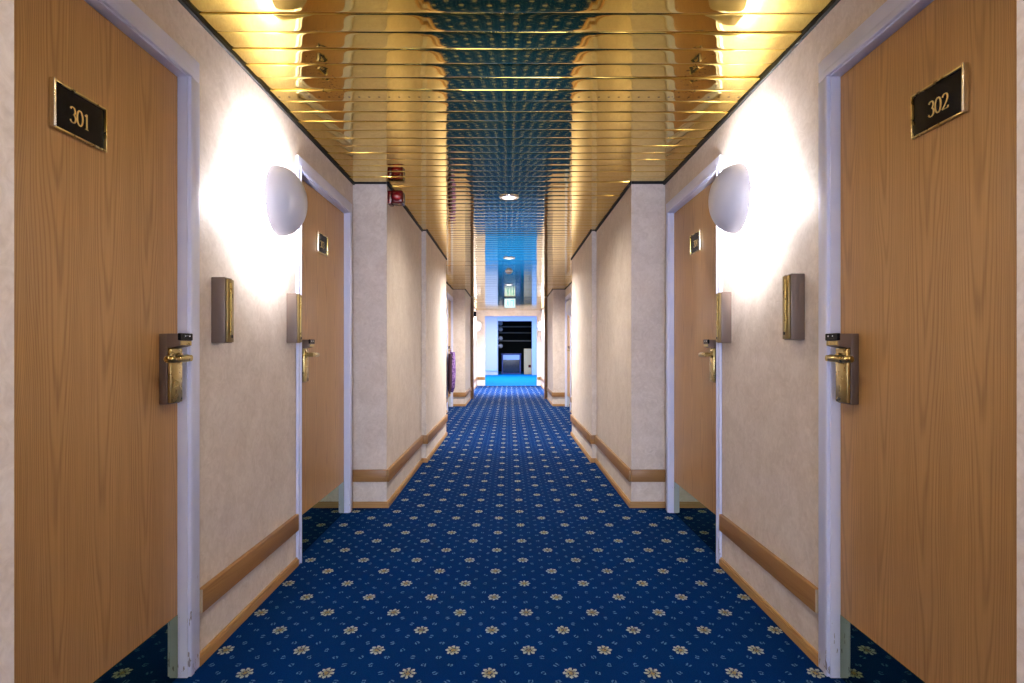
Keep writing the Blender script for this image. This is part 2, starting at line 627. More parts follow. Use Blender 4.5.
# ------------------------------------------------------------------ slatted ceiling
PITCH = 0.1288
Y_SEAM = 2.176
m = MB()
k0 = int(math.floor((Y_BACK - Y_SEAM) / PITCH)) + 1
k1 = int((SLAT_END - Y_SEAM) / PITCH)
prof = []
NP = 18
for i in range(NP + 1):
    u = -1 + 2 * i / NP
    u = math.copysign(1 - (1 - abs(u)) ** 2.4, u) if abs(u) > 1e-6 else 0.0
    prof.append((u, 0.0002 * u * u + 0.0011 * abs(u) ** 6 + 0.0020 * abs(u) ** 40))
prof = [(-1.0, 0.022)] + prof + [(1.0, 0.022)]
for k in range(k0, k1):
    ya = Y_SEAM + k * PITCH
    ym = ya + PITCH / 2
    w = WA
    for y0, y1, ww in segs():
        if y0 <= ym < y1:
            w = ww
    if T2[0] <= ym < T2[1]:
        w = WP
    w -= 0.015 + random.uniform(0, 0.004)
    half = PITCH / 2 - 0.0022
    tilt = random.gauss(0, 0.0022)
    roll = random.gauss(0, 0.0012)
    dz = random.uniform(-0.0006, 0.0006)
    mi = 1 if ya < 2.893 < ya + PITCH else 0
    rows = []
    xs = (-w, -w * 0.5, 0, w * 0.5, w)
    for u, h in prof:
        rows.append([m.bm.verts.new((x, ym + u * half, CEIL + h + dz + tilt * u * half + roll * x)) for x in xs])
    for a, b in zip(rows[:-1], rows[1:]):
        for j in range(len(xs) - 1):
            f = m.bm.faces.new([a[j], b[j], b[j + 1], a[j + 1]])
            f.material_index = mi
bmesh.ops.recalc_face_normals(m.bm, faces=m.bm.faces)
ceil_o = m.build('ceiling', [M['gold'], M['goldhole']], smooth=50)
structure(ceil_o, 'mirror polished gold metal slat ceiling along the whole corridor', 'ceiling')
# dark void above the slats
m = MB()
m.box(-1.34, 1.34, Y_BACK - 0.12, END, TOPW, TOPW + 0.06)
structure(m.build('ceiling_void', M['black']), 'dark void seen in the gaps above the gold slats', 'ceiling')

# black shadow-gap angle along both ceiling edges
tn = [0]


def trim_name():
    tn[0] += 1
    return 'trim_%d' % tn[0]


for s, nm in ((-1, 'left'), (1, 'right')):
    m = MB()
    prev = None
    for y0, y1, w in segs(s):
        m.box(s * (w - 0.014), s * (w - 0.001), y0, y1, CEIL - 0.012, CEIL + 0.03)
        if prev is not None and abs(prev - w) > 0.01:
            yy = y0 if w < prev else y0
            if w < prev:
                m.box(s * w, s * prev, y0 - 0.011, y0 - 0.001, CEIL - 0.006, CEIL + 0.03)
            else:
                m.box(s * prev, s * w, y0 + 0.001, y0 + 0.011, CEIL - 0.006, CEIL + 0.03)
        prev = w
    structure(m.build(trim_name(), M['black']), 'black edge strip between the gold ceiling and the %s wall' % nm, 'trim')

# ------------------------------------------------------------------ skirting and bumper rails
RZ0, RZ1, RT = 0.184, 0.270, 0.020
SK = 0.042
ST = 0.016


def door_gaps(a):
    return (D_NEAR, D_FAR) if a == A1 else (D_NEAR2, D_FAR2)


for s, nm in ((-1, 'left'), (1, 'right')):
    sk = MB()

    def skirt(y0, y1, w):
        sk.box(s * (w - ST), s * (w - 0.0005), y0, y1, 0.0, SK - 0.010)
        sk.box(s * (w - ST + 0.005), s * (w - 0.0005), y0, y1, SK - 0.010, SK, bev=0.003, seg=1)

    def skirt_front(y, wi, wo, d):
        """on a face looking along the corridor; d = -1 faces the camera"""
        sk.box(s * (wi - ST), s * wo, y + d * 0.0005, y + d * ST, 0.0, SK - 0.010)
        sk.box(s * (wi - ST + 0.005), s * wo, y + d * 0.0005, y + d * (ST - 0.005), SK - 0.010, SK)

    def rail(y0, y1, w, caps=True):
        r = MB()
        r.box(s * (w - RT), s * (w - 0.0005), y0, y1, RZ0, RZ1, 0, 0.004, 2)
        o = r.build(trim_name(), [M['rail']], smooth=40)
        if caps:
            for yy in (y0, y1):
                c = MB()
                d = -1 if yy == y0 else 1
                c.box(s * (w - RT + 0.001), s * (w - 0.001), yy, yy + d * 0.0025, RZ0 + 0.002, RZ1 - 0.002)
                co = c.build('end_cap', M['endgrain'], o)
                co['label'] = 'pale end cap'
        return o

    def rail_L(yf, wi, wo, y1, lab):
        """rail that wraps the front corner of a pier"""
        r = MB()
        r.box(s * (wi - RT), s * (wi - 0.0005), yf - RT, y1, RZ0, RZ1, 0, 0.004, 2)
        r.box(s * (wi - 0.0005), s * wo, yf - RT, yf - 0.0005, RZ0, RZ1, 0, 0.003, 2)
        return structure(r.build(trim_name(), [M['rail']], smooth=40), lab, 'rail')

    skirt(A0[0], A0[1], WA)
    skirt(A0[1], A1[0], WN[s])
    structure(rail(A0[1] + 0.02, A1[0] - 0.02, WN[s]), 'wooden bumper rail on the nearest %s pier' % nm, 'rail')
    for a, what in ((A1, 'between the two nearest %s doors' % nm), (A2, 'in the far %s alcove' % nm)):
        d0, d1 = door_gaps(a)
        skirt(d0[1], d1[0], WA)
        structure(rail(d0[1] + 0.012, d1[0] - 0.012, WA), 'wooden bumper rail low on the wall %s' % what, 'rail')
    skirt_front(P1[0], WP, WA, -1)
    skirt(P1[0], P1[1], WP)
    rail_L(P1[0], WP, CAS + 0.014, P1[1] - 0.022, 'wooden bumper rail wrapping the corner of the first %s pier' % nm)
    skirt_front(Q1[0], WQ, WP, -1)
    skirt(Q1[0], Q1[1], WQ)
    rail_L(Q1[0], WQ, WP, Q1[1] - 0.01, 'wooden bumper rail on the thicker second %s pier' % nm)
    skirt_front(P2[0], WP, WA, -1)
    skirt(P2[0], P2[1], WP)
    rail_L(P2[0], WP, CAS + 0.014, P2[1] - 0.03, 'wooden bumper rail wrapping the corner of the far %s pier' % nm)
    skirt(E2[0], E2[1] - 0.02, WE)
    structure(rail(E2[0] + 0.02, E2[1] - 0.02, WE), 'wooden bumper rail on the last stretch of %s wall' % nm, 'rail')
    structure(sk.build('baseboard_' + nm, M['skirt'], smooth=40), 'narrow wooden skirting along the foot of the %s wall' % nm, 'skirting')
    # brown wooden fire-door post
    p = MB()
    p.box(s * 0.803, s * (WP - 0.0005), T2[0] - 0.02, T2[1] + 0.02, 0, CEIL - 0.012, 0, 0.006, 2)
    structure(p.build(trim_name(), M['brownwood'], smooth=40), 'dark brown wooden post on the %s before the end lobby' % nm, 'post')

# ------------------------------------------------------------------ numerals
def arc(cx, cy, rx, ry, a0, a1, n=14):
    return [(cx + rx * math.cos(math.radians(a0 + (a1 - a0) * i / n)), cy + ry * math.sin(math.radians(a0 + (a1 - a0) * i / n))) for i in range(n + 1)]


# strokes: list of (points, width function of direction) in a 0.6 x 1 cell
def digit_strokes(ch):
    if ch == '0':
        return [arc(0.3, 0.5, 0.25, 0.47, 90, 450, 28)]
    if ch == '1':
        return [[(0.30, 0.02), (0.30, 0.97)], [(0.14, 0.83), (0.30, 0.95)], [(0.15, 0.02), (0.45, 0.02)]]
    if ch == '2':
        return [arc(0.3, 0.70, 0.23, 0.26, 160, -20, 14) + [(0.44, 0.46), (0.25, 0.22), (0.06, 0.03)], [(0.06, 0.03), (0.54, 0.03)], [(0.54, 0.03), (0.57, 0.16)]]
    if ch == '3':
        return [arc(0.28, 0.74, 0.21, 0.23, 155, -80, 14) + arc(0.28, 0.27, 0.25, 0.26, 80, -155, 16)]
    if ch == '4':
        return [[(0.42, 0.02), (0.42, 0.97)], [(0.42, 0.97), (0.04, 0.30)], [(0.04, 0.30), (0.58, 0.30)], [(0.30, 0.02), (0.54, 0.02)]]


def numeral(ch, u0, v0, hgt, to3d, parent):
    """one raised gilt numeral with thick uprights and thin horizontals"""
    m = MB()
    for st in digit_strokes(ch):
        pts = [(u0 + p[0] * hgt, v0 + p[1] * hgt) for p in st]
        L, R = [], []
        closed = (ch == '0')
        for i, p in enumerate(pts):
            a = pts[i - 1] if i else (pts[-2] if closed else pts[0])
            b = pts[i + 1] if i < len(pts) - 1 else (pts[1] if closed else pts[-1])
            tx, ty = b[0] - a[0], b[1] - a[1]
            l = math.hypot(tx, ty) or 1
            tx, ty = tx / l, ty / l
            w = hgt * (0.022 + 0.042 * abs(ty))
            L.append((p[0] - ty * w, p[1] + tx * w))
            R.append((p[0] + ty * w, p[1] - tx * w))
        for i in range(len(pts) - 1):
            m.prism([L[i], L[i + 1], R[i + 1], R[i]], to3d, 0.0, 0.0012)
    return m.build('numeral', M['gilt'], parent)


# ------------------------------------------------------------------ doors
dn = [0]


def make_door(s, d0, d1, lock_far, number, pz, py, label, frame_label, casw0=CASW):
    """s side, d0/d1 outer frame edges, lock_far: lock on the far edge"""
    dn[0] += 1
    i0, i1 = d0 + casw0, d1 - CASW
    # frame -------------------------------------------------------
    f = MB()
    for a, b, e in ((d0, i0, 1), (i1, d1, -1)):
        inner = i0 if e == 1 else i1
        oo = inner - e * 0.025
        f.box(s * (CAS + 0.006), s * 1.21, inner, oo, 0.0, H_IN)            # jamb lining
        lo, hi = (a, b - 0.008) if e == 1 else (a + 0.008, b)
        f.box(s * CAS, s * (WA - 0.0002), lo, hi, 0.0, H_IN + 0.008, 0, 0.003, 2)             # architrave
        q0, q1 = (b - 0.4 * casw0, b - 0.006) if e == 1 else (a + 0.006, a + 0.030)
        f.box(s * (CAS - 0.005), s * (CAS + 0.008), q0, q1, 0.0, H_IN + 0.006, 0, 0.003, 2)  # raised inner bead
    f.box(s * (CAS + 0.006), s * 1.21, i0, i1, H_IN, H_IN + 0.02)
    f.box(s * CAS, s * (WA - 0.0002), d0, d1, H_IN + 0.008, H_OUT, 0, 0.004, 2)
    f.box(s * (CAS - 0.005), s * (CAS + 0.008), i0 - 0.4 * casw0, i1 + 0.03, H_IN + 0.006, H_IN + 0.030, 0, 0.003, 2)
    fo = f.build('trim_%d' % (20 + dn[0]), M['paint'], smooth=40)
    structure(fo, frame_label, 'door frame')
    # leaf --------------------------------------------------------
    yc = (i0 + i1) / 2
    lf = MB()
    hw = (i1 - i0) / 2 - 0.002
    lf.box(s * LEAF, s * (LEAF + 0.044), -hw, hw, 0.004, H_IN - 0.002, 0, 0.0015, 1)
    leaf = lf.build('door_%d' % dn[0], M['wood'], loc=(0, yc, 0))
    structure(leaf, label, 'door')
    k = MB()
    k.box(s * (LEAF - 0.0018), s * LEAF, -hw + 0.002, hw - 0.002, 0.005, 0.218, 0, 0.0004, 1)
    k.build('kick_plate', M['kick'], leaf)['label'] = 'mirror-polished brass kick plate'
    # number plate -------------------------------------------------
    pw, ph = 0.196, 0.110
    o = py - yc
    np_ = MB()
    np_.box(s * (LEAF - 0.004), s * LEAF, o - pw / 2, o + pw / 2, pz - ph / 2, pz + ph / 2)
    plate = np_.build('number_plate', M['gloss_black'], leaf)
    plate['label'] = 'black number plate reading %s' % number if number else 'black number plate'
    fr = MB()
    t, dpt = 0.0055, 0.010
    fr.box(s * (LEAF - 0.016), s * LEAF, o - pw / 2 - 0.008, o - pw / 2, pz - ph / 2 - t, pz + ph / 2 + t, 1, 0.003, 3)  # near bar, paler metal stands in for its brightly lit side face
    fr.box(s * (LEAF - dpt), s * LEAF, o + pw / 2, o + pw / 2 + t, pz - ph / 2 - t, pz + ph / 2 + t, 0, 0.002, 2)
    fr.box(s * (LEAF - dpt), s * LEAF, o - pw / 2, o + pw / 2, pz - ph / 2 - t, pz - ph / 2, 0, 0.002, 2)
    fr.box(s * (LEAF - dpt), s * LEAF, o - pw / 2, o + pw / 2, pz + ph / 2, pz + ph / 2 + t, 0, 0.002, 2)
    fr.build('plate_frame', [M['brass'], M['brass_glint']], plate, smooth=40)
    hgt = 0.042
    dirn = 1 if s < 0 else -1       # reading direction along y

    def to3d(u, v, d):
        return (s * (LEAF - 0.0040 - d), o + dirn * u, pz + v)
    tw = len(number) * 0.62 * hgt
    for i, ch in enumerate(number):
        numeral(ch, -tw / 2 + i * 0.62 * hgt + 0.01 * hgt, -hgt / 2 - 0.004, hgt, to3d, plate)
    # lock ---------------------------------------------------------
    e = -1 if lock_far else 1          # direction towards the hinges
    yl = (i1 - 0.036 if lock_far else i0 + 0.036) - yc   # outer edge of the case
    y_in = yl + e * 0.080
    zc = CAM_Z
    c = MB()
    c.box(s * 1.104, s * LEAF, yl, y_in, zc - 0.180, zc + 0.050, 0, 0.003, 2)
    case = c.build('lock_case', M['bronze'], leaf, smooth=40)
    case['label'] = 'brown metal lock case'
    c = MB()
    c.box(s * 1.092, s * 1.104, yl + e * 0.006, y_in - e * 0.002, zc - 0.176, zc + 0.003, 0, 0.004, 2)
    c.build('escutcheon', M['brass'], case, smooth=40)['label'] = 'brass escutcheon'
    c = MB()
    c.prism([(1.104, zc + 0.004), (1.104, zc + 0.050), (1.064, zc + 0.050), (1.064, zc + 0.012), (1.082, zc + 0.006)],
            lambda u, v, d: (s * u, d, v), yl + e * 0.004, y_in)
    c.box(s * 1.061, s * 1.0642, yl + e * 0.010, y_in - e * 0.006, zc + 0.013, zc + 0.026, 1)
    c.build('reader_head', [M['bronze'], M['brass']], case)
    c = MB()
    c.box(s * 1.060, s * 1.070, yl + e * 0.002, y_in + e * 0.0015, zc + 0.028, zc + 0.0515, 0, 0.002, 1)
    for q in (0.25, 0.6):
        yy = yl + e * 0.08 * q
        c.box(s * 1.0595, s * 1.061, yy, yy + e * 0.005, zc + 0.040, zc + 0.045, 1)
    c.build('card_slot', [M['gloss_black'], M['white']], case)['label'] = 'black card slot cover'
    yp = yl + e * 0.032
    zl = zc - 0.030
    c = MB()
    c.tube([(s * 1.094, yp, zl), (s * 1.084, yp, zl)], 0.018)
    c.tube([(s * 1.086, yp, zl), (s * 1.050, yp, zl)], 0.0105)
    pts = [(s * 1.064, yp - e * 0.006, zl), (s * 1.061, yp + e * 0.01, zl), (s * 1.060, yp + e * 0.04, zl - 0.001), (s * 1.062, yp + e * 0.085, zl - 0.002), (s * 1.066, yp + e * 0.118, zl - 0.002), (s * 1.067, yp + e * 0.122, zl - 0.002)]
    c.tube(pts, [0.0115, 0.0125, 0.012, 0.012, 0.0115, 0.008])
    c.build('lever', M['brass'], case, smooth=50)['label'] = 'brass lever handle'
    return leaf


make_door(-1, *D_NEAR, True, '301', 1.733, 1.628, 'nearest left wood veneer door numbered 301 with brass lever', 'lavender white frame round the nearest left door')
make_door(1, *D_NEAR, True, '302', 1.769, 1.628, 'nearest right wood veneer door numbered 302 with brass lever', 'lavender white frame round the nearest right door')
make_door(-1, *D_FAR, False, '303', 1.757, 3.742, 'wood veneer door on the left beyond the wall lamp, before the first pier', 'lavender white frame round the second left door', 0.046)
make_door(1, *D_FAR, False, '304', 1.766, 3.742, 'wood veneer door on the right beyond the wall lamp, before the first pier', 'lavender white frame round the second right door', 0.046)
make_door(-1, *D_FAR2, False, '', 1.757, 11.55, 'far left wood door seen as a sliver behind the hanging bag', 'frame round the far left door beside the hanging bag')
make_door(1, *D_FAR2, False, '', 1.757, 11.55, 'far right wood door seen as a sliver before the far pier', 'frame round the far right door before the far pier')
make_door(-1, *D_NEAR2, True, '', 1.757, 8.74, 'left wood door hidden inside the far alcove, just past the thicker pier', 'frame of the left door just past the thicker pier')
make_door(1, *D_NEAR2, True, '', 1.757, 8.74, 'right wood door hidden inside the far alcove, just past the thicker pier', 'frame of the right door just past the thicker pier')

# ------------------------------------------------------------------ wall lamps
def make_sconce(s, y, z, label, w=WA, power=SCONCE_W, r=0.158):
    root = empty('wall_lamp', (s * w, y, z))
    tag(root, label, 'lamp', 'domed wall lamps along the corridor')

    def px(d):          # distance from the wall -> local x
        return -s * d
    b = MB()
    b.lathe([(px(0.0), 0.0), (px(0.0), 0.060), (px(0.012), 0.060), (px(0.016), 0.050), (px(0.016), 0.0)], 'X', 28)
    b.build('wall_plate', M['white'], root, smooth=40)
    for a in (90, 210, 330):
        st = MB()
        c, d = math.cos(math.radians(a)), math.sin(math.radians(a))
        st.tube([(px(0.012), 0.045 * c, 0.045 * d), (px(0.075), 0.115 * c, 0.115 * d)], 0.0016, 8)
        st.build('bracket', M['white'], root, smooth=40)
    rim, dep = 0.056, 0.124
    prof = []
    for i in range(13):
        t = i / 12 * PI / 2
        prof.append((px(rim + dep * math.sin(t)), r * math.cos(t) ** 0.9 if i < 12 else 0.0))
    inner = []
    for i in range(12, -1, -1):
        t = i / 12 * PI / 2
        inner.append((px(rim + (dep - 0.005) * math.sin(t)), (r - 0.005) * math.cos(t) ** 0.9 if i < 12 else 0.0))
    sh = MB()
    sh.lathe(prof + inner + [prof[0]], 'X', 48)
    bmesh.ops.remove_doubles(sh.bm, verts=sh.bm.verts, dist=1e-5)
    sh.build('shade', M['opal'], root, smooth=60)['label'] = 'opal dome shade'
    bl = MB()
    bl.lathe([(px(0.014), 0.0), (px(0.014), 0.012), (px(0.030), 0.013), (px(0.034), 0.020), (px(0.050), 0.022), (px(0.060), 0.016), (px(0.064), 0.0)], 'X', 20)
    bl.build('bulb', M['bulb'], root, smooth=60)
    lamp('lamp_light', 'POINT', (px(0.082), 0, 0), power, SCONCE_COL, root, shadow_soft_size=0.024)
    return root


make_sconce(-1, 2.82, CAM_Z + 0.672, 'grey-white domed wall lamp glowing on the left wall beside door 301')
make_sconce(1, 2.85, CAM_Z + 0.690, 'grey-white domed wall lamp glowing on the right wall beside door 302')
make_sconce(1, 10.15, CAM_Z + 0.68, 'small distant domed wall lamp in the right alcove behind the thicker pier')
make_sconce(-1, 9.45, CAM_Z + 0.68, 'domed wall lamp added for light in the left alcove, mostly hidden by the thicker pier')  # added to light the far alcove, no lamp known on this side

make_sconce(-1, 18.0, CAM_Z + 0.668, 'far wall lamp on the left just before the end lobby', w=WE, power=SCONCE_W * 2.2)
make_sconce(1, 18.0, CAM_Z + 0.668, 'far wall lamp on the right just before the end lobby', w=WE, power=SCONCE_W * 2.2)
make_sconce(-1, -1.9, CAM_Z + 0.68, 'unseen domed wall lamp added for fill on the left wall behind the viewpoint')  # this pair is added out of view as fill light
make_sconce(1, -1.9, CAM_Z + 0.68, 'unseen domed wall lamp added for fill on the right wall behind the viewpoint')

# ------------------------------------------------------------------ slotted metal boxes beside the doors
def make_box(s, y, z0, z1, label):
    h = z1 - z0
    root = empty('card_slot_box', (s * WA, y, z0))
    tag(root, label, 'wall box', 'slim metal boxes beside the doors')
    b = MB()
    b.box(-s * 0.052, 0, 0, 0.062, 0, h, 0, 0.003, 2)
    b.build('housing', M['bronze'], root, smooth=40)['label'] = 'brown metal housing'
    p = MB()
    p.box(-s * 0.060, -s * 0.052, 0.004, 0.058, 0.004, h - 0.006, 0, 0.002, 2)
    p.box(-s * 0.066, -s * 0.060, 0.022, 0.030, 0.030, h - 0.020, 1, 0.0015, 1)
    p.box(-s * 0.0625, -s * 0.060, 0.036, 0.044, 0.020, 0.032, 2)
    p.box(-s * 0.0615, -s * 0.060, 0.038, 0.044, h - 0.075, h - 0.060, 2)
    p.build('slot_plate', [M['oldbrass'], M['brass'], M['black']], root, smooth=40)['label'] = 'brass slotted front plate'
    return root


make_box(-1, 2.305, CAM_Z + 0.022, CAM_Z + 0.268, 'slim brown metal box with brass slot on the left wall beside door 301')
make_box(1, 2.320, CAM_Z + 0.034, CAM_Z + 0.283, 'slim brown metal box with brass slot on the right wall beside door 302')
make_box(-1, 3.085, CAM_Z + 0.030, CAM_Z + 0.278, 'slim metal box under the lamp, at the frame of the second left door')
make_box(1, 3.085, CAM_Z + 0.030, CAM_Z + 0.285, 'slim metal box under the lamp, at the frame of the second right door')

# ------------------------------------------------------------------ red fire-alarm sounder
root = empty('fire_alarm_sounder', (-WP, 4.46, CAM_Z + 1.085))
tag(root, 'red fire alarm sounder high on the left pier under the gold ceiling', 'alarm')
b = MB()
b.box(0, 0.030, -0.035, 0.065, -0.048, 0.048, 0, 0.006, 2)
b.build('base', M['red'], root, smooth=40)
b = MB()
b.box(0.028, 0.112, -0.045, 0.060, -0.046, 0.050, 0, 0.016, 4)
b.build('housing', M['red'], root, smooth=50)
b = MB()
b.lathe([(-0.045, 0.034), (-0.050, 0.033), (-0.058, 0.026), (-0.063, 0.012), (-0.064, 0.0)], 'Y', 24)
b.shift((0.070, 0, 0.002))
b.build('lens', M['redlens'], root, smooth=60)

# ------------------------------------------------------------------ downlights and detectors
def make_downlight(y, label, power, r=0.070, x=0.0, col=DOWN_COL):
    root = empty('downlight', (x, y, CEIL))
    tag(root, label, 'downlight', 'round ceiling downlights')
    b = MB()
    b.lathe([(0.004, r * 0.80), (-0.004, r * 0.84), (-0.010, r * 0.95), (-0.007, r * 1.05), (0.002, r * 1.08)], 'Z', 36)
    b.build('bezel', M['chrome'], root, smooth=50)
    b = MB()
    b.lathe([(-0.002, r * 0.80), (-0.010, r * 0.62), (-0.014, r * 0.35), (-0.016, 0.0)], 'Z', 36)
    b.build('lens', M['lens'], root, smooth=20)
    if power:
        lamp('downlight_beam', 'SPOT', (0, 0, -0.03), power, col, root, rot=(0, 0, 0), spot_size=math.radians(168), spot_blend=1.0, shadow_soft_size=0.06)
    return root


make_downlight(4.80, 'round white ceiling downlight nearest the camera over the carpet', DOWN_W * 2.0)
make_downlight(8.00, 'second round ceiling downlight, above the thicker piers', DEEP_DOWN_W, col=DEEP_COL)
make_downlight(11.3, 'third round ceiling downlight, just beyond the ceiling detector', DEEP_DOWN_W, col=DEEP_COL)
make_downlight(16.6, 'last round ceiling downlight, beyond the exit sign near the end lobby', DEEP_DOWN_W * 4.0, col=(0.85, 0.92, 1.0))
make_downlight(1.45, 'round ceiling downlight above the two nearest doors, overhead', DOWN_W)

root = empty('smoke_detector', (0.0, 9.35, CEIL))
tag(root, 'small grey smoke detector on the gold ceiling behind the second downlight', 'smoke detector')
b = MB()
b.lathe([(0.002, 0.058), (-0.012, 0.058), (-0.016, 0.052), (-0.016, 0.0)], 'Z', 30)
b.build('base', M['white'], root, smooth=40)
b = MB()
b.lathe([(-0.016, 0.044), (-0.034, 0.040), (-0.046, 0.026), (-0.049, 0.0)], 'Z', 30)
b.build('head', M['grey'], root, smooth=40)

# ------------------------------------------------------------------ exit sign
root = empty('exit_sign', (0.02, 14.1, CEIL))
tag(root, 'lit pale green exit sign hanging from the ceiling near the corridor end', 'sign')
for x in (-0.08, 0.08):
    b = MB()
    b.tube([(x, 0, 0.0), (x, 0, -0.03)], 0.004, 8)
    b.build('hanger', M['chrome'], root)
b = MB()
b.box(-0.128, 0.128, -0.02, 0.02, -0.240, -0.028, 0, 0.006, 2)
b.build('housing', M['white'], root, smooth=40)
b = MB()
b.box(-0.116, 0.116, -0.0235, -0.0195, -0.230, -0.038)
pan = b.build('panel', M['exit'], root)
b = MB()
# running figure, doorway and arrow as flat green shapes
P = lambda u, v, d: (u, -0.0235 - d, -0.134 + v)
b.prism(arc(-0.045, 0.055, 0.014, 0.014, 0, 340, 12), P, 0, 0.002)
b.prism([(-0.060, 0.035), (-0.030, 0.038), (-0.035, -0.01), (-0.058, -0.012)], P, 0, 0.002)
b.prism([(-0.058, -0.010), (-0.044, -0.010), (-0.070, -0.075), (-0.085, -0.070)], P, 0, 0.002)
b.prism([(-0.046, -0.010), (-0.034, -0.010), (-0.010, -0.070), (-0.024, -0.075)], P, 0, 0.002)
b.prism([(0.015, -0.075), (0.030, -0.075), (0.030, 0.070), (0.015, 0.070)], P, 0, 0.002)
b.prism([(0.075, -0.075), (0.090, -0.075), (0.090, 0.070), (0.075, 0.070)], P, 0, 0.002)
b.prism([(0.030, 0.055), (0.075, 0.055), (0.075, 0.070), (0.030, 0.070)], P, 0, 0.002)
b.build('pictogram', M['green'], pan)

# ------------------------------------------------------------------ hanging bag by the far left door
root = empty('laundry_bag', (-CAS, 11.16, 1.13))
tag(root, 'purple patterned bag with dark maroon side hanging by the far left doorway', 'bag')


def pouch(name, mat, y0, y1, x0, x1, zt, zb, sag):
    b = MB()
    rows = 10
    rings = []
    for i in range(rows + 1):
        t = i / rows
        z = zt + (zb - zt) * t
        k = 0.45 + 0.55 * math.sin(PI * min(1.0, 0.12 + t * 0.8)) ** 0.7
        if i == rows:
            k *= 0.55
        cy, cx = (y0 + y1) / 2, (x0 + x1) / 2
        ry, rx = (y1 - y0) / 2 * k, (x1 - x0) / 2 * k
        ring = []
        for j in range(18):
            a = 2 * PI * j / 18
            fold = 1 + 0.09 * math.sin(5 * a + 4 * t) + sag * math.sin(9 * a)
            ring.append(b.bm.verts.new((cx + rx * fold * math.cos(a), cy + ry * fold * math.sin(a), z)))
        rings.append(ring)
    for A, B in zip(rings[:-1], rings[1:]):
        for j in range(18):
            b.bm.faces.new([A[j], A[(j + 1) % 18], B[(j + 1) % 18], B[j]])
    b.bm.faces.new(rings[0])
    b.bm.faces.new(rings[-1])
    return b.build(name, mat, root, smooth=60)


pouch('body', M['bag'], -0.15, 0.17, 0.012, 0.130, -0.06, -0.78, 0.02)
pouch('lining', M['maroon'], -0.30, -0.10, 0.010, 0.085, -0.09, -0.80, 0.0)['label'] = 'dark maroon side of the bag'
b = MB()
b.tube([(0.001, 0.0, 0.0), (0.045, 0.0, 0.0), (0.052, 0.0, 0.015)], 0.006, 10)
b.build('hook', M['chrome'], root, smooth=50)
b = MB()
b.tube([(0.045, -0.06, -0.09), (0.046, -0.03, -0.03), (0.047, 0.0, -0.004), (0.046, 0.04, -0.03), (0.045, 0.08, -0.08)], 0.005, 8)
b.build('strap', M['bag'], root, smooth=50)

# ------------------------------------------------------------------ emergency light unit on the left near the end
root = empty('emergency_unit', (-WE, 17.2, 2.09))
tag(root, 'small black unit high on the left wall just before the end lobby', 'emergency light')
b = MB()
b.box(0.0, 0.075, -0.05, 0.05, -0.075, 0.075, 0, 0.008, 2)
b.build('housing', M['gloss_black'], root, smooth=40)
b = MB()
b.box(0.075, 0.080, -0.035, 0.035, -0.055, 0.055, 0, 0.002, 1)
b.build('lens', M['grey'], root, smooth=40)

# ------------------------------------------------------------------ end wall, lobby, doorway
ox0, ox1, oh = -0.735, 0.858, 2.135
m = MB()
m.box(-1.34, ox0, END, END + 0.15, 0, 2.80)
m.box(ox1, 1.34, END, END + 0.15, 0, 2.80)
m.box(ox0, ox1, END, END + 0.15, oh, 2.80)
m.box(-2.6, -1.34, END, END + 0.15, 0, 2.80)
m.box(1.34, 2.6, END, END + 0.15, 0, 2.80)
structure(m.build('wall_end', M['paper']), 'cream end wall with a wide opening into the lobby', 'wall')
for s, xa, xb, nm in ((-1, -0.964, ox0, 'left'), (1, ox1, 0.964, 'right')):
    r = MB()
    r.box(xa, xb, END - RT, END - 0.0005, RZ0, RZ1, 0, 0.004, 2)
    structure(r.build(trim_name(), M['rail'], smooth=40), 'short bumper rail on the end wall %s of the lobby opening' % nm, 'rail')
m = MB()
m.box(-2.6, -2.45, END + 0.15, 34.0, 0, 2.80)
structure(m.build('wall_lobby_left', M['lobbywall']), 'pale lobby side wall on the left', 'wall')
m = MB()
m.box(2.45, 2.6, END + 0.15, 34.0, 0, 2.80)
structure(m.build('wall_lobby_right', M['lobbywall']), 'pale lobby side wall on the right', 'wall')
m = MB()
m.box(-2.6, 2.6, END, 34.0, 2.80, 2.90)
structure(m.build('ceiling_lobby', M['white']), 'white lobby ceiling beyond the end wall', 'ceiling')
# back wall of lobby with doorway
dx0, dx1, dh = -0.476, 0.990, 2.33
m = MB()
m.box(-2.45, dx0 - 0.02, LOB, LOB + 0.15, 0, 2.80)
m.box(dx1 + 0.02, 2.45, LOB, LOB + 0.15, 0, 2.80)
m.box(dx0 - 0.02, dx1 + 0.02, LOB, LOB + 0.15, dh + 0.02, 2.80)
structure(m.build('wall_lobby_back', M['lobbywall']), 'pale blue lobby back wall with a tall dark doorway', 'wall')
m = MB()
m.box(dx0 - 0.02, dx0, LOB - 0.03, LOB + 0.16, 0, dh, 0, 0.003, 1)
m.box(dx1, dx1 + 0.20, LOB - 0.03, LOB - 0.0005, 0, dh, 0, 0.004, 1)
m.box(dx1, dx1 + 0.02, LOB - 0.001, LOB + 0.16, 0, dh, 0)
m.box(dx0 - 0.02, dx1 + 0.20, LOB - 0.035, LOB - 0.0005, dh, dh + 0.20, 0, 0.004, 1)
m.box(dx0 - 0.02, dx1 + 0.02, LOB - 0.0005, LOB + 0.16, dh, dh + 0.02, 0)
structure(m.build(trim_name(), M['blueframe'], smooth=40), 'pale blue frame of the doorway at the very end', 'door frame')
r = MB()
r.box(-1.25, dx0 - 0.03, LOB - 0.02, LOB - 0.0005, 0.15, 0.24, 0, 0.004, 2)
structure(r.build(trim_name(), M['blueframe'], smooth=40), 'low bluish rail on the lobby back wall left of the doorway', 'rail')
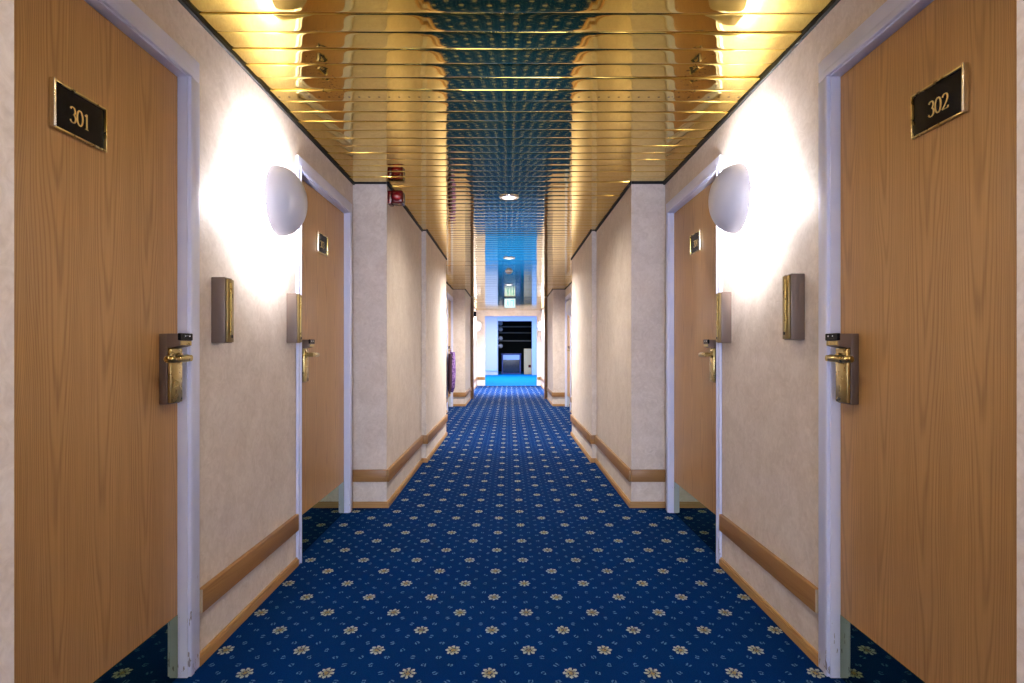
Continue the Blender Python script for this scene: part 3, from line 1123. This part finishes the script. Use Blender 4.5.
# dark room beyond
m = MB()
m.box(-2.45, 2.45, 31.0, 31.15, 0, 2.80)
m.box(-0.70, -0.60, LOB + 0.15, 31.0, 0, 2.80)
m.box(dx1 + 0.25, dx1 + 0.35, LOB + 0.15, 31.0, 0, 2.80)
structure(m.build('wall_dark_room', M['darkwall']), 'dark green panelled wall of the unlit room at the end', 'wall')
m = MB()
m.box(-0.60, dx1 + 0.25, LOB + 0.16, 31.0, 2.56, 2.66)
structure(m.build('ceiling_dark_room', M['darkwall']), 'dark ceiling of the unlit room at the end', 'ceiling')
for i, (z, lab) in enumerate(((2.235, 'topmost grey metal ledge across the dark wall beyond the doorway'), (1.93, 'middle grey metal ledge across the dark wall beyond the doorway'), (1.53, 'lowest grey metal ledge across the dark wall beyond the doorway'))):
    r = MB()
    r.box(-0.50, 1.10, 30.80, 31.0 - 0.0005, z - 0.028, z + 0.028, 0, 0.008, 2)
    o = r.build('wall_ledge', M['ledge'], smooth=40)
    tag(o, lab, 'ledge', 'ledges on the dark far wall')

for z, lab in ((1.20, 'topmost white globe'), (0.92, 'second white globe from the top'), (0.50, 'third white globe from the top'), (0.14, 'lowest white globe')):
    root = empty('wall_globe', (-0.60 + 0.055, 28.9, CAM_Z + z))
    tag(root, lab + ' on the left in the end doorway', 'globe', 'white globes inside the end doorway')
    b = MB()
    b.lathe([(-0.055, 0.0), (-0.055, 0.05), (0.03, 0.035), (0.05, 0.03), (0.05, 0.0)], 'X', 16)
    b.build('bracket', M['chrome'], root, smooth=40)
    b = MB()
    b.lathe([(0.150 - 0.105 * math.cos(i / 10 * PI), 0.105 * math.sin(i / 10 * PI)) for i in range(11)], 'X', 20)
    b.build('globe', M['globe'], root, smooth=60)

# blue cabinet
root = empty('cabinet', (0.105, 28.1, 0))
tag(root, 'blue cabinet with pale top band and dark glass front in the end doorway', 'cabinet')
b = MB()
b.box(-0.43, -0.37, -0.25, 0.25, 0, 0.86, 0, 0.004, 1)
b.box(0.37, 0.43, -0.25, 0.25, 0, 0.86, 0, 0.004, 1)
b.box(-0.37, 0.37, 0.20, 0.25, 0, 0.86)
b.box(-0.37, 0.37, -0.24, 0.20, 0.0, 0.05)
b.box(-0.45, 0.45, -0.26, 0.26, 0.86, 0.92, 0, 0.006, 2)
b.build('body', M['bluecab'], root, smooth=40)
b = MB()
b.box(-0.368, 0.368, -0.258, 0.0, 0.64, 0.858, 0, 0.004, 1)
b.build('top_panel', M['cabtop'], root, smooth=40)['label'] = 'pale blue top panel'
b = MB()
b.box(-0.368, 0.368, -0.245, -0.225, 0.055, 0.636, 0, 0.003, 1)
b.build('glass_door', M['darkglass'], root, smooth=40)
# cream cupboard
root = empty('cupboard', (0.88, 27.6, 0))
tag(root, 'cream cupboard standing right of the blue cabinet in the end doorway', 'cupboard')
b = MB()
b.box(-0.21, 0.20, 0.02, 0.36, 0.0, 1.14, 0, 0.004, 1)
b.build('body', M['cream'], root, smooth=40)
b = MB()
b.box(-0.205, 0.195, 0.0, 0.02, 0.06, 1.12, 0, 0.003, 1)
d = b.build('door', M['cream'], root, smooth=40)
b = MB()
b.tube([(0.15, 0.0, 0.55), (0.15, -0.03, 0.56), (0.15, -0.03, 0.70), (0.15, 0.0, 0.71)], 0.009, 8)
b.build('handle', M['red'], d, smooth=40)
b = MB()
b.box(-0.02, 0.10, -0.012, 0.0, 0.30, 0.42, 0, 0.003, 1)
b.build('lock_plate', M['red'], d, smooth=40)['label'] = 'dark red plate'
